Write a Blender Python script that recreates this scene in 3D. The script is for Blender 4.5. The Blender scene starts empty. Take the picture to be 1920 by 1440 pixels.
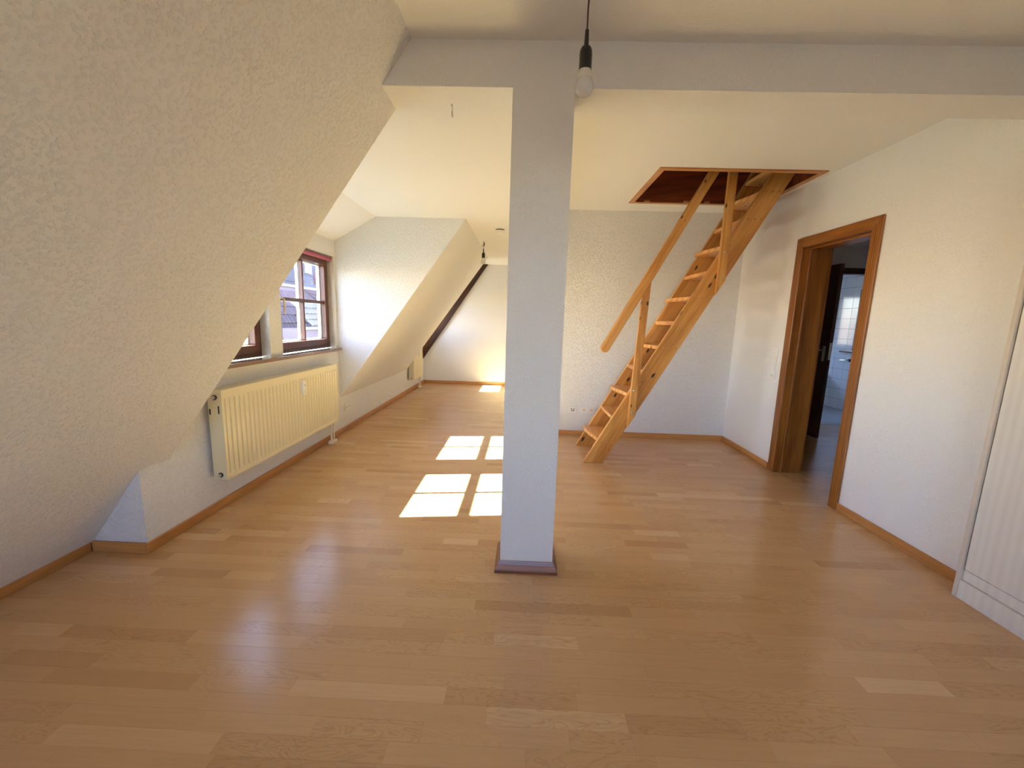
import bpy, bmesh, math, random
from mathutils import Vector, Matrix
random.seed(7)
scene = bpy.context.scene
COL = scene.collection

# ------------------------------------------------------------------ camera
F_PX, CAM_H = 757.0, 1.30
PITCH, YAW, ROLL = math.radians(-8.976), math.radians(-1.402), math.radians(1.722)
fw = Vector((math.sin(YAW) * math.cos(PITCH), math.cos(YAW) * math.cos(PITCH), math.sin(PITCH)))
rt = Vector((math.cos(YAW), -math.sin(YAW), 0))
up = rt.cross(fw)
rt2 = math.cos(ROLL) * rt + math.sin(ROLL) * up
up2 = -math.sin(ROLL) * rt + math.cos(ROLL) * up
cam_data = bpy.data.cameras.new('camera')
cam_data.sensor_fit = 'HORIZONTAL'
cam_data.sensor_width = 36.0
cam_data.lens = F_PX / 1920 * 36.0
cam_data.clip_start = 0.05
cam = bpy.data.objects.new('camera', cam_data)
COL.objects.link(cam)
m = Matrix((rt2, up2, -fw)).transposed().to_4x4()
m.translation = (0, 0, CAM_H)
cam.matrix_world = m
scene.camera = cam

# ------------------------------------------------------------------ world, sun, exposure
SUN_DIR = Vector((1.0, 0.13, -0.823)).normalized()
world = bpy.data.worlds.new('sky')
scene.world = world
world.use_nodes = True
wn = world.node_tree.nodes
wl = world.node_tree.links
wn.clear()
wout = wn.new('ShaderNodeOutputWorld')
wbg = wn.new('ShaderNodeBackground')
wsky = wn.new('ShaderNodeTexSky')
wsky.sky_type = 'NISHITA'
wsky.sun_disc = False
wsky.sun_elevation = math.asin(-SUN_DIR.z)
wsky.sun_rotation = math.atan2(-SUN_DIR.x, -SUN_DIR.y)
wsky.air_density = 1.0
wsky.dust_density = 0.4
wtint = wn.new('ShaderNodeMix'); wtint.data_type = 'RGBA'; wtint.blend_type = 'MULTIPLY'   # camera white balance
wtint.inputs[0].default_value = 1.0
wl.new(wsky.outputs['Color'], wtint.inputs[6]); wtint.inputs[7].default_value = (0.98, 0.96, 1.10, 1)
wl.new(wtint.outputs[2], wbg.inputs['Color'])
wbg.inputs['Strength'].default_value = 0.70
wl.new(wbg.outputs['Background'], wout.inputs['Surface'])

sun_data = bpy.data.lights.new('sun_offscreen', 'SUN')
sun_data.energy = 40.0
sun_data.color = (0.78, 0.99, 0.92)
sun_data.angle = math.radians(0.53)
sun = bpy.data.objects.new('sun_offscreen', sun_data)
COL.objects.link(sun)
sun.rotation_euler = SUN_DIR.to_track_quat('-Z', 'Y').to_euler()
sun.location = (-12, -2, 12)


scene.view_settings.view_transform = 'Standard'
scene.view_settings.look = 'None'
scene.view_settings.gamma = 1.0
scene.view_settings.use_curve_mapping = False
scene.view_settings.exposure = 1.70
scene.cycles.use_denoising = True
scene.cycles.max_bounces = 14
scene.cycles.diffuse_bounces = 10
scene.cycles.glossy_bounces = 5
scene.cycles.transparent_max_bounces = 12
scene.cycles.caustics_reflective = True
scene.cycles.caustics_refractive = False
scene.cycles.sample_clamp_indirect = 12.0

# ------------------------------------------------------------------ materials
def srgb(r, g, b):
    f = lambda c: (c / 255 / 12.92) if c / 255 <= 0.04045 else ((c / 255 + 0.055) / 1.055) ** 2.4
    return (f(r), f(g), f(b), 1.0)

class NT:
    def __init__(self, name):
        self.m = bpy.data.materials.new(name); self.m.use_nodes = True
        self.n = self.m.node_tree.nodes; self.l = self.m.node_tree.links
        self.b = self.n['Principled BSDF']
    def new(self, t, **kw):
        nd = self.n.new(t)
        for k, v in kw.items():
            if hasattr(nd, k): setattr(nd, k, v)
            else: nd.inputs[k].default_value = v
        return nd
    def math(self, op, a, b=None, c=None):
        nd = self.n.new('ShaderNodeMath'); nd.operation = op
        for i, v in enumerate((a, b, c)):
            if v is None: continue
            if isinstance(v, (int, float)): nd.inputs[i].default_value = v
            else: self.l.new(v, nd.inputs[i])
        return nd.outputs[0]
    def ramp(self, fac, stops):
        r = self.n.new('ShaderNodeValToRGB'); e = r.color_ramp.elements
        while len(e) < len(stops): e.new(0.5)
        for i, (p, c) in enumerate(stops):
            e[i].position = p; e[i].color = c if len(c) == 4 else (*c, 1)
        self.l.new(fac, r.inputs[0]); return r.outputs[0]
    def mix(self, fac, a, b, blend='MIX'):
        nd = self.n.new('ShaderNodeMix'); nd.data_type = 'RGBA'; nd.blend_type = blend
        for s, v in (('Factor_Float', fac), ('A_Color', a), ('B_Color', b)):
            i = next(x for x in nd.inputs if x.identifier == s)
            if hasattr(v, 'default_value') or hasattr(v, 'links'): self.l.new(v, i)
            else: i.default_value = v
        return next(x for x in nd.outputs if x.identifier == 'Result_Color')
    def noise(self, vec, scale, detail=2, rough=0.5, dist=0.0):
        nd = self.n.new('ShaderNodeTexNoise')
        nd.inputs['Scale'].default_value = scale; nd.inputs['Detail'].default_value = detail
        nd.inputs['Roughness'].default_value = rough; nd.inputs['Distortion'].default_value = dist
        if vec is not None: self.l.new(vec, nd.inputs['Vector'])
        return nd.outputs['Fac']
    def pos(self): return self.n.new('ShaderNodeNewGeometry').outputs['Position']
    def axes(self, d, s=(1, 1, 1), offset=None):
        """coordinates measured along direction d (first) and across it"""
        d = Vector(d).normalized()
        h = Vector((0, 0, 1)) if abs(d.z) < 0.9 else Vector((1, 0, 0))
        p1 = d.cross(h).normalized(); p2 = d.cross(p1)
        P = self.pos(); comb = self.n.new('ShaderNodeCombineXYZ')
        for i, v in enumerate((d, p1, p2)):
            nd = self.n.new('ShaderNodeVectorMath'); nd.operation = 'DOT_PRODUCT'
            self.l.new(P, nd.inputs[0]); nd.inputs[1].default_value = v
            self.l.new(self.math('MULTIPLY', nd.outputs['Value'], s[i]), comb.inputs[i])
        if offset is not None:
            a = self.n.new('ShaderNodeVectorMath'); a.operation = 'ADD'
            self.l.new(comb.outputs[0], a.inputs[0]); self.l.new(offset, a.inputs[1]); return a.outputs[0]
        return comb.outputs[0]
    def col(self, c):
        if hasattr(c, 'links'): self.l.new(c, self.b.inputs['Base Color'])
        else: self.b.inputs['Base Color'].default_value = c
    def rough(self, r):
        if hasattr(r, 'links'): self.l.new(r, self.b.inputs['Roughness'])
        else: self.b.inputs['Roughness'].default_value = r
    def bump(self, h, strength, dist=0.002):
        nd = self.n.new('ShaderNodeBump'); nd.inputs['Strength'].default_value = strength
        nd.inputs['Distance'].default_value = dist
        self.l.new(h, nd.inputs['Height']); self.l.new(nd.outputs[0], self.b.inputs['Normal'])

def plain(name, c, rough=0.5, metal=0.0, spec=None, var=0.04, scale=30, bump=0.0):
    t = NT(name); p = t.pos(); n = t.noise(p, scale, 3)
    c2 = tuple(min(1, x * (1 + var)) for x in c[:3]) + (1,)
    c1 = tuple(x * (1 - var) for x in c[:3]) + (1,)
    t.col(t.mix(n, c1, c2)); t.rough(rough); t.b.inputs['Metallic'].default_value = metal
    if spec is not None: t.b.inputs['Specular IOR Level'].default_value = spec
    if bump: t.bump(n, bump)
    return t.m

def plaster(name, c, strength=0.5, scale=70):
    t = NT(name); p = t.pos()
    n1 = t.noise(p, scale, 3, 0.55)
    n2 = t.noise(p, scale * 2.6, 2, 0.5)
    chips = t.ramp(n1, [(0.50, (0, 0, 0)), (0.66, (1, 1, 1))])
    pits = t.ramp(t.noise(p, scale * 0.7, 1), [(0.22, (1, 1, 1)), (0.36, (0, 0, 0))])
    h = t.math('ADD', t.math('MULTIPLY', chips, 0.7), t.math('MULTIPLY', n2, 0.35))
    h = t.math('SUBTRACT', h, t.math('MULTIPLY', pits, 0.3))
    soft = t.noise(p, 1.3, 2)
    t.col(t.mix(soft, tuple(x * 0.97 for x in c[:3]) + (1,), c))
    t.rough(0.85); t.b.inputs['Specular IOR Level'].default_value = 0.25
    t.bump(h, strength, 0.004)
    return t.m

def wood(name, d, dark, mid, light, grain=1.0, rough=0.4, knots=0.0, bump=0.12, coat=0.0):
    t = NT(name)
    v = t.axes(d, (1.6 * grain, 22 * grain, 22 * grain))
    big = t.noise(t.axes(d, (0.7, 5, 5)), 1.0, 3, 0.5, 0.6)
    fine = t.noise(v, 2.2, 4, 0.6, 0.4)
    wv = t.n.new('ShaderNodeTexWave'); wv.wave_type = 'BANDS'; wv.bands_direction = 'Y'
    wv.inputs['Scale'].default_value = 2.0 * grain; wv.inputs['Distortion'].default_value = 5.0
    wv.inputs['Detail'].default_value = 2.0; wv.inputs['Detail Scale'].default_value = 0.6
    t.l.new(t.axes(d, (0.9, 9, 9)), wv.inputs['Vector'])
    f = t.math('ADD', t.math('MULTIPLY', fine, 0.5), t.math('ADD', t.math('MULTIPLY', wv.outputs['Fac'], 0.22), t.math('MULTIPLY', big, 0.28)))
    c = t.ramp(f, [(0.28, dark), (0.5, mid), (0.74, light)])
    if knots:
        vo = t.n.new('ShaderNodeTexVoronoi'); vo.inputs['Scale'].default_value = 1.0
        t.l.new(t.axes(d, (7.0, 16, 16)), vo.inputs['Vector'])
        k = t.ramp(vo.outputs['Distance'], [(0.13 * knots, (1, 1, 1)), (0.25 * knots, (0, 0, 0))])
        pick = t.math('GREATER_THAN', t.noise(vo.outputs['Color'], 3.1, 0), 0.40)
        c = t.mix(t.math('MULTIPLY', k, pick), c, (0.045, 0.014, 0.004, 1))
    t.col(c); t.rough(rough)
    if coat: t.b.inputs['Coat Weight'].default_value = coat; t.b.inputs['Coat Roughness'].default_value = 0.2
    t.bump(fine, bump, 0.001)
    return t.m

def laminate():
    t = NT('beech_laminate')
    at = t.n.new('ShaderNodeAttribute'); at.attribute_name = 'tone'
    sep = t.n.new('ShaderNodeSeparateColor'); t.l.new(at.outputs['Color'], sep.inputs[0])
    sc = t.n.new('ShaderNodeVectorMath'); sc.operation = 'SCALE'; sc.inputs[3].default_value = 60
    t.l.new(at.outputs['Color'], sc.inputs[0])
    off = sc.outputs[0]
    fine = t.noise(t.axes((1, 0, 0), (3.0, 60, 60), off), 1.5, 4, 0.6)
    big = t.noise(t.axes((1, 0, 0), (3.2, 16, 16), off), 1.0, 2, 0.5, 1.4)
    rings = t.math('ABSOLUTE', t.math('SINE', t.math('MULTIPLY', big, 34.0)))
    rings = t.math('POWER', t.math('SUBTRACT', 1.0, rings), 2.0)
    show = t.math('MULTIPLY', rings, t.ramp(sep.outputs['Green'], [(0.40, (0, 0, 0)), (0.7, (1, 1, 1))]))
    base = t.ramp(sep.outputs['Red'], [(0.0, srgb(188, 145, 98)), (0.30, srgb(200, 159, 111)), (0.75, srgb(207, 167, 118)), (1.0, srgb(218, 181, 134))])
    c = t.mix(t.math('MULTIPLY', fine, 0.45), base, srgb(178, 136, 92))
    c = t.mix(t.math('MULTIPLY', show, 0.34), c, srgb(150, 108, 66))
    t.col(c)
    t.rough(t.math('ADD', 0.17, t.math('MULTIPLY', t.noise(t.pos(), 5, 3), 0.10)))
    t.b.inputs['Specular IOR Level'].default_value = 0.5
    t.bump(fine, 0.04, 0.0006)
    return t.m

def pane_glass(name, tint=(1, 1, 1, 1)):
    t = NT(name); t.n.remove(t.b)
    tr = t.n.new('ShaderNodeBsdfTransparent'); tr.inputs[0].default_value = tint
    gl = t.n.new('ShaderNodeBsdfGlossy'); gl.inputs['Roughness'].default_value = 0.02
    geo = t.n.new('ShaderNodeNewGeometry'); dot = t.n.new('ShaderNodeVectorMath'); dot.operation = 'DOT_PRODUCT'
    t.l.new(geo.outputs['Normal'], dot.inputs[0]); t.l.new(geo.outputs['Incoming'], dot.inputs[1])
    c = t.math('SUBTRACT', 1.0, t.math('ABSOLUTE', dot.outputs['Value']))
    fr = t.math('ADD', 0.04, t.math('MULTIPLY', t.math('POWER', c, 5.0), 0.96))
    mx = t.n.new('ShaderNodeMixShader')
    t.l.new(fr, mx.inputs[0]); t.l.new(tr.outputs[0], mx.inputs[1]); t.l.new(gl.outputs[0], mx.inputs[2])
    t.l.new(mx.outputs[0], t.n['Material Output'].inputs['Surface'])
    return t.m

W = (0.80, 0.795, 0.775, 1)
M = {}
M['chip'] = plaster('woodchip_plaster', W, 1.0, 70)
M['wall'] = plaster('fine_plaster', W, 0.45, 95)
M['ceil'] = plaster('ceiling_plaster', W, 0.22, 80)
M['floor'] = laminate()
M['skirt_x'] = wood('beech_trim_x', (1, 0, 0), srgb(160, 106, 52), srgb(190, 132, 72), srgb(208, 154, 92), 1, 0.4)
M['skirt_y'] = wood('beech_trim_y', (0, 1, 0), srgb(160, 106, 52), srgb(190, 132, 72), srgb(208, 154, 92), 1, 0.4)
MOULD = (srgb(104, 62, 40), srgb(136, 86, 58), srgb(162, 110, 78))
M['mould'] = wood('walnut_moulding_x', (1, 0, 0), *MOULD, 1, 0.3)
M['mould_y'] = wood('walnut_moulding_y', (0, 1, 0), *MOULD, 1, 0.3)
STD = (1.0, 0, 1.80)
PINE = (srgb(172, 110, 46), srgb(206, 146, 72), srgb(226, 174, 100))
M['pine_s'] = wood('pine_stringer', STD, *PINE, 1, 0.38, knots=1.0)
M['pine_y'] = wood('pine_tread', (0, 1, 0), srgb(186, 122, 62), srgb(214, 154, 88), srgb(230, 180, 116), 1, 0.4, knots=0.6)
M['pine_z'] = wood('pine_post', (0, 0, 1), *PINE, 1, 0.38, knots=0.7)
M['pine_x'] = wood('pine_frame', (1, 0, 0), srgb(160, 104, 54), srgb(190, 134, 78), srgb(208, 158, 102), 1, 0.45)
M['ply'] = wood('plywood_lining', (1, 0, 0.15), srgb(52, 18, 8), srgb(110, 48, 22), srgb(160, 84, 44), 0.6, 0.5)
M['attic'] = wood('attic_boards', (0, 1, 0), srgb(50, 28, 16), srgb(74, 42, 24), srgb(96, 60, 36), 1, 0.7)
M['sap_z'] = wood('sapele_z', (0, 0, 1), srgb(108, 62, 22), srgb(146, 90, 36), srgb(172, 114, 52), 1, 0.32)
M['sap_y'] = wood('sapele_y', (0, 1, 0), srgb(108, 62, 22), srgb(146, 90, 36), srgb(172, 114, 52), 1, 0.32)
M['leaf'] = wood('dark_door_veneer', (0, 0, 1), srgb(52, 26, 16), srgb(74, 38, 24), srgb(92, 50, 32), 1, 0.35)
M['winwood'] = wood('window_wood', (0, 0, 1), srgb(64, 32, 20), srgb(92, 50, 32), srgb(118, 68, 46), 1, 0.35)
M['winwhite'] = plain('window_white_paint', (0.72, 0.74, 0.74, 1), 0.45)
M['rafter'] = wood('old_rafter', (1, 0, 1.39), srgb(40, 20, 10), srgb(78, 46, 28), srgb(130, 92, 66), 0.9, 0.7, bump=0.6)
M['enamel'] = plain('cream_enamel', srgb(226, 214, 176), 0.28, var=0.015, scale=4)
M['enamel2'] = plain('cream_enamel_side', srgb(226, 214, 176), 0.4, var=0.015, scale=6)
M['whiteplastic'] = plain('white_plastic', (0.80, 0.79, 0.76, 1), 0.35, var=0.01)
M['beigeplastic'] = plain('beige_plastic', srgb(226, 216, 190), 0.4, var=0.02)
M['black'] = plain('black_plastic', (0.012, 0.012, 0.013, 1), 0.35, var=0.1)
M['darkpaint'] = plain('painted_hole', (0.03, 0.028, 0.025, 1), 0.7)
M['chrome'] = plain('brushed_metal', (0.62, 0.61, 0.58, 1), 0.28, 1.0)
M['bulb'] = plain('opal_bulb', (0.62, 0.61, 0.59, 1), 0.08, var=0.01, spec=0.7)
M['bulbneck'] = plain('bulb_neck', (0.66, 0.62, 0.53, 1), 0.45)
M['wire'] = plain('cable_brown', (0.07, 0.04, 0.03, 1), 0.5)
M['wirewhite'] = plain('cable_grey', (0.55, 0.53, 0.5, 1), 0.5)
M['mauve'] = plain('mauve_blind', srgb(168, 84, 104), 0.6)
M['cord'] = plain('blind_cord', srgb(226, 206, 176), 0.6)
M['sill'] = plain('polished_stone', srgb(140, 116, 100), 0.06, var=0.22, scale=60)
M['ward'] = wood('whitewashed_ash', (0, 0, 1), srgb(214, 206, 195), srgb(221, 214, 203), srgb(226, 220, 210), 0.45, 0.5, bump=0.05)
M['ward_edge'] = plain('wardrobe_edge', srgb(206, 194, 178), 0.5)
M['tile'] = plain('white_wall_tile', (0.72, 0.74, 0.77, 1), 0.12, var=0.02, scale=2)
M['grout'] = plain('tile_grout', (0.22, 0.22, 0.23, 1), 0.8)
M['bathfloor'] = plain('bath_floor', (0.42, 0.45, 0.48, 1), 0.3, var=0.05, scale=8)
M['glass'] = pane_glass('window_glass')
M['roofred'] = plain('red_roof_tiles', (0.13, 0.072, 0.076, 1), 0.8, var=0.22, scale=3.2)
M['rooflight'] = plain('pale_roof_tiles', (0.21, 0.17, 0.15, 1), 0.8, var=0.25, scale=4)
M['slate'] = plain('grey_slate', (0.072, 0.066, 0.088, 1), 0.7, var=0.15, scale=5)
M['pinkwall'] = plain('pink_render', (0.19, 0.14, 0.16, 1), 0.9)
M['zinc'] = plain('zinc_gutter', (0.36, 0.36, 0.39, 1), 0.45)
M['dish'] = plain('red_dish', (0.48, 0.22, 0.23, 1), 0.5)
M['asphalt'] = plain('street', (0.07, 0.07, 0.07, 1), 0.9)

# ------------------------------------------------------------------ mesh helpers
WPOS = {}
def tag(o, label=None, cat=None, group=None, kind=None):
    for k, v in (('label', label), ('category', cat), ('group', group), ('kind', kind)):
        if v: o[k] = v
    return o

def link(o, parent=None):
    COL.objects.link(o)
    if parent is not None:
        o.parent = parent
        o.matrix_parent_inverse = Matrix.Translation(-Vector(WPOS.get(parent.name, (0, 0, 0))))
    return o

def empty(name, loc, label=None, cat=None, group=None, kind=None):
    o = bpy.data.objects.new(name, None); COL.objects.link(o)
    o.location = loc; o.empty_display_size = 0.1
    WPOS[o.name] = Vector(loc)
    return tag(o, label, cat, group, kind)

class MB:
    def __init__(self): self.bm = bmesh.new()
    def box(self, x0, x1, y0, y1, z0, z1):
        vs = [self.bm.verts.new((x, y, z)) for x in (x0, x1) for y in (y0, y1) for z in (z0, z1)]
        for f in ((0, 1, 3, 2), (4, 6, 7, 5), (0, 4, 5, 1), (2, 3, 7, 6), (0, 2, 6, 4), (1, 5, 7, 3)):
            self.bm.faces.new([vs[i] for i in f])
        return self
    def prism(self, poly, ax, a0, a1):
        P = {'y': lambda u, v, a: (u, a, v), 'x': lambda u, v, a: (a, u, v), 'z': lambda u, v, a: (u, v, a)}[ax]
        A = [self.bm.verts.new(P(u, v, a0)) for u, v in poly]
        B = [self.bm.verts.new(P(u, v, a1)) for u, v in poly]
        n = len(poly)
        self.bm.faces.new(A); self.bm.faces.new(B[::-1])
        for i in range(n): self.bm.faces.new((A[i], A[(i + 1) % n], B[(i + 1) % n], B[i]))
        return self
    def lathe(self, prof, c, segs=24, axis='z', cap=True):
        rings = []
        for r, h in prof:
            ring = []
            for k in range(segs):
                a = 2 * math.pi * k / segs; u, v = r * math.cos(a), r * math.sin(a)
                p = {'z': (u, v, h), 'x': (h, u, v), 'y': (u, h, v)}[axis]
                ring.append(self.bm.verts.new((c[0] + p[0], c[1] + p[1], c[2] + p[2])))
            rings.append(ring)
        for a, b in zip(rings, rings[1:]):
            for k in range(segs): self.bm.faces.new((a[k], a[(k + 1) % segs], b[(k + 1) % segs], b[k]))
        if cap: self.bm.faces.new(rings[0]); self.bm.faces.new(rings[-1][::-1])
        return self
    def tube(self, pts, r, segs=8):
        pts = [Vector(p) for p in pts]; rings = []
        for i, p in enumerate(pts):
            d = (pts[min(i + 1, len(pts) - 1)] - pts[max(i - 1, 0)]).normalized()
            h = Vector((0, 0, 1)) if abs(d.z) < 0.9 else Vector((1, 0, 0))
            u = d.cross(h).normalized(); v = d.cross(u)
            rings.append([self.bm.verts.new(p + r * (math.cos(2 * math.pi * k / segs) * u + math.sin(2 * math.pi * k / segs) * v)) for k in range(segs)])
        for a, b in zip(rings, rings[1:]):
            for k in range(segs): self.bm.faces.new((a[k], a[(k + 1) % segs], b[(k + 1) % segs], b[k]))
        self.bm.faces.new(rings[0]); self.bm.faces.new(rings[-1][::-1])
        return self
    def build(self, name, mat, parent=None, bevel=0.0, smooth=False, segs=2):
        bm = self.bm
        bmesh.ops.recalc_face_normals(bm, faces=bm.faces)
        if bevel:
            ed = [e for e in bm.edges if len(e.link_faces) == 2 and e.calc_face_angle(0) > 0.5]
            bmesh.ops.bevel(bm, geom=ed, offset=bevel, segments=segs, profile=0.5, affect='EDGES', clamp_overlap=True)
        me = bpy.data.meshes.new(name); bm.to_mesh(me); bm.free()
        me.materials.append(M[mat] if isinstance(mat, str) else mat)
        if smooth:
            for p in me.polygons: p.use_smooth = True
            try: me.set_sharp_from_angle(angle=math.radians(40))
            except Exception: pass
        o = bpy.data.objects.new(name, me)
        return link(o, parent)

def box(name, x0, x1, y0, y1, z0, z1, mat, parent=None, bevel=0.0):
    return MB().box(x0, x1, y0, y1, z0, z1).build(name, mat, parent, bevel)
def struct(o): o['kind'] = 'structure'; return o

def wall_holes(mb, ax, a0, a1, u0, u1, z0, z1, holes):
    """slab with rectangular holes; ax 'x': u is y, ax 'y': u is x, ax 'z': (u, z) are (x, y)"""
    us = sorted({u0, u1, *[h[0] for h in holes], *[h[1] for h in holes]})
    zs = sorted({z0, z1, *[h[2] for h in holes], *[h[3] for h in holes]})
    solid = lambda i, j: 0 <= i < len(us) - 1 and 0 <= j < len(zs) - 1 and not any(
        h[0] <= (us[i] + us[i + 1]) / 2 <= h[1] and h[2] <= (zs[j] + zs[j + 1]) / 2 <= h[3] for h in holes)
    P = {'x': lambda u, z, a: (a, u, z), 'y': lambda u, z, a: (u, a, z), 'z': lambda u, z, a: (u, z, a)}[ax]
    V = {}
    def v(i, j, k):
        if (i, j, k) not in V: V[(i, j, k)] = mb.bm.verts.new(P(us[i], zs[j], (a0, a1)[k]))
        return V[(i, j, k)]
    for i in range(len(us) - 1):
        for j in range(len(zs) - 1):
            if not solid(i, j): continue
            for k in (0, 1): mb.bm.faces.new((v(i, j, k), v(i + 1, j, k), v(i + 1, j + 1, k), v(i, j + 1, k)))
            for (di, dj, e) in ((-1, 0, ((i, j), (i, j + 1))), (1, 0, ((i + 1, j), (i + 1, j + 1))), (0, -1, ((i, j), (i + 1, j))), (0, 1, ((i, j + 1), (i + 1, j + 1)))):
                if not solid(i + di, j + dj):
                    (p, q) = e; mb.bm.faces.new((v(*p, 0), v(*q, 0), v(*q, 1), v(*p, 1)))
    return mb

# ------------------------------------------------------------------ dimensions of the place (metres)
XK = -1.99            # knee wall and dormer window wall
XR = 2.335            # right wall
Y_BEAM0, Y_BEAM1 = 1.945, 2.145
Z_LOW, Z_HIGH = 2.305, 2.49
Y_C1 = 4.30           # far cheek of the first dormer
Y_D2 = 6.85           # near cheek of the second dormer
Y_FAR = 8.02
Y_ST = 4.58           # wall behind the loft ladder
X_RET = 0.10          # return wall behind the column
Y_BACK = -2.5
def sx1(z): return -1.99 + (z - 0.465) / 1.385
def sx2(z): return -1.99 + (z - 0.405) / 1.39

# ------------------------------------------------------------------ floor
floor = struct(box('floor', -2.5, 3.1, Y_BACK - 0.2, 8.25, -0.25, -0.012, 'grout'))
PW, PT = 0.0655, 0.012
def plank_geo(bm, lay, x0, x1, y0, y1, tone):
    g, b = 0.00004, 0.0004
    x0 += g; x1 -= g; y0 += g; y1 -= g
    lo = [bm.verts.new(p) for p in ((x0, y0, -PT), (x1, y0, -PT), (x1, y1, -PT), (x0, y1, -PT))]
    md = [bm.verts.new(p) for p in ((x0, y0, -b), (x1, y0, -b), (x1, y1, -b), (x0, y1, -b))]
    tp = [bm.verts.new(p) for p in ((x0 + b, y0 + b, 0), (x1 - b, y0 + b, 0), (x1 - b, y1 - b, 0), (x0 + b, y1 - b, 0))]
    fs = [bm.faces.new(tp)]
    for i in range(4):
        j = (i + 1) % 4
        fs.append(bm.faces.new((lo[i], lo[j], md[j], md[i]))); fs.append(bm.faces.new((md[i], md[j], tp[j], tp[i])))
    for f in fs:
        for lp in f.loops: lp[lay] = tone
def clip_rect(y):
    out = []
    if y < Y_ST: out.append((-2.34, XR + 0.02))
    else: out.append((-2.0, X_RET + 0.01))
    return out
planks = []
row = 0
y = 0.66 - PW * 48
while y < Y_FAR:
    for xa, xb in clip_rect(y):
        x = xa - random.uniform(0, 0.35)
        while x < xb:
            L = random.choice((0.22, 0.30, 0.36, 0.40, 0.44, 0.50)) * random.uniform(0.9, 1.1)
            a, b2 = max(x, xa), min(x + L, xb)
            if b2 - a > 0.01:
                tone = (min(1, max(0, random.gauss(0.5, 0.21))), random.random(), random.random(), 1)
                planks.append((a, b2, y, min(y + PW, Y_FAR + 0.02), tone))
            x += L
    y += PW
def in_view(p):
    cx, cy = (p[0] + p[1]) / 2, (p[2] + p[3]) / 2
    v = Vector((cx, cy, -CAM_H)); d = v.dot(fw)
    if d < 0.3: return 0
    px, py = 960 + F_PX * v.dot(rt2) / d, 720 - F_PX * v.dot(up2) / d
    if not (-60 < px < 1980 and py < 1470): return 0
    return (p[1] - p[0]) * F_PX / d * F_PX / d / d
planks.sort(key=in_view, reverse=True)
for p in planks[:300]:
    bm = bmesh.new(); lay = bm.loops.layers.float_color.new('tone'); plank_geo(bm, lay, *p)
    me = bpy.data.meshes.new('plank'); bm.to_mesh(me); bm.free(); me.materials.append(M['floor'])
    link(bpy.data.objects.new('plank', me), floor)
bm = bmesh.new(); lay = bm.loops.layers.float_color.new('tone')
for p in planks[300:]: plank_geo(bm, lay, *p)
# the same strips carry on through the doorway into the hall
y = 1.9 - PW * 2
while y < 5.62:
    x = XR + 0.02 - random.uniform(0, 0.3)
    while x < 5.0:
        L = random.uniform(0.22, 0.5); a, b2 = max(x, XR + 0.02), min(x + L, 5.0)
        if b2 - a > 0.01:
            plank_geo(bm, lay, a, b2, y, y + PW, (min(1, max(0, random.gauss(0.45, 0.2))), random.random(), random.random(), 1))
        x += L
    y += PW
me = bpy.data.meshes.new('far_planks'); bm.to_mesh(me); bm.free(); me.materials.append(M['floor'])
tag(link(bpy.data.objects.new('far_planks', me), floor), kind='stuff')
struct(box('floor_hall', 3.1, 5.5, 1.7, 5.62, -0.25, -0.012, 'grout'))
struct(box('floor_bathroom', 2.9, 5.5, 5.62, 8.25, -0.25, 0.0, 'bathfloor'))

# ------------------------------------------------------------------ left side: roof slopes, knee walls, dormers
struct(MB().prism([(sx1(-0.2), -0.2), (sx1(2.75), 2.75), (-2.30, 2.75), (-2.55, 1.2), (-2.55, -0.2)], 'y', Y_BACK - 0.2, Y_BEAM1).build('wall_left_slope_near', 'chip'))
struct(box('wall_left_knee_near', -2.30, XK, 1.962, Y_BEAM1, -0.1, 0.467, 'chip'))
struct(MB().prism([(XK, -0.1), (XK, 0.405), (sx2(2.75), 2.75), (-2.13, 2.75), (-2.13, -0.1)], 'y', Y_C1, Y_D2).build('wall_left_slope_far', 'chip'))
# dormer window walls
WZ0, WZ1 = 0.945, 1.895
struct(wall_holes(MB(), 'x', -2.14, XK, Y_BEAM1, Y_C1, -0.1, 2.06, [(2.185, 3.136, WZ0, WZ1), (3.30, 4.27, WZ0, WZ1)]).build('wall_left_dormer_near', 'chip'))
struct(wall_holes(MB(), 'x', -2.14, XK, Y_D2, Y_FAR + 0.1, -0.1, 2.06, [(6.93, 7.86, WZ0, WZ1)]).build('wall_left_dormer_far', 'chip'))
def dormer_ceiling(name, y0, y1, zc):
    g = (zc - 2.055) / (1.99 - 1.548)
    z = lambda x: zc - g * (-1.548 - x)
    struct(MB().prism([(-1.548, zc), (-2.15, z(-2.15)), (-2.15, 2.75), (-1.548, 2.75)], 'y', y0, y1).build(name, 'ceil'))
dormer_ceiling('ceiling_dormer_near', Y_BEAM1, Y_C1, Z_LOW)
dormer_ceiling('ceiling_dormer_far', Y_D2, Y_FAR + 0.1, 2.36)

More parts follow.
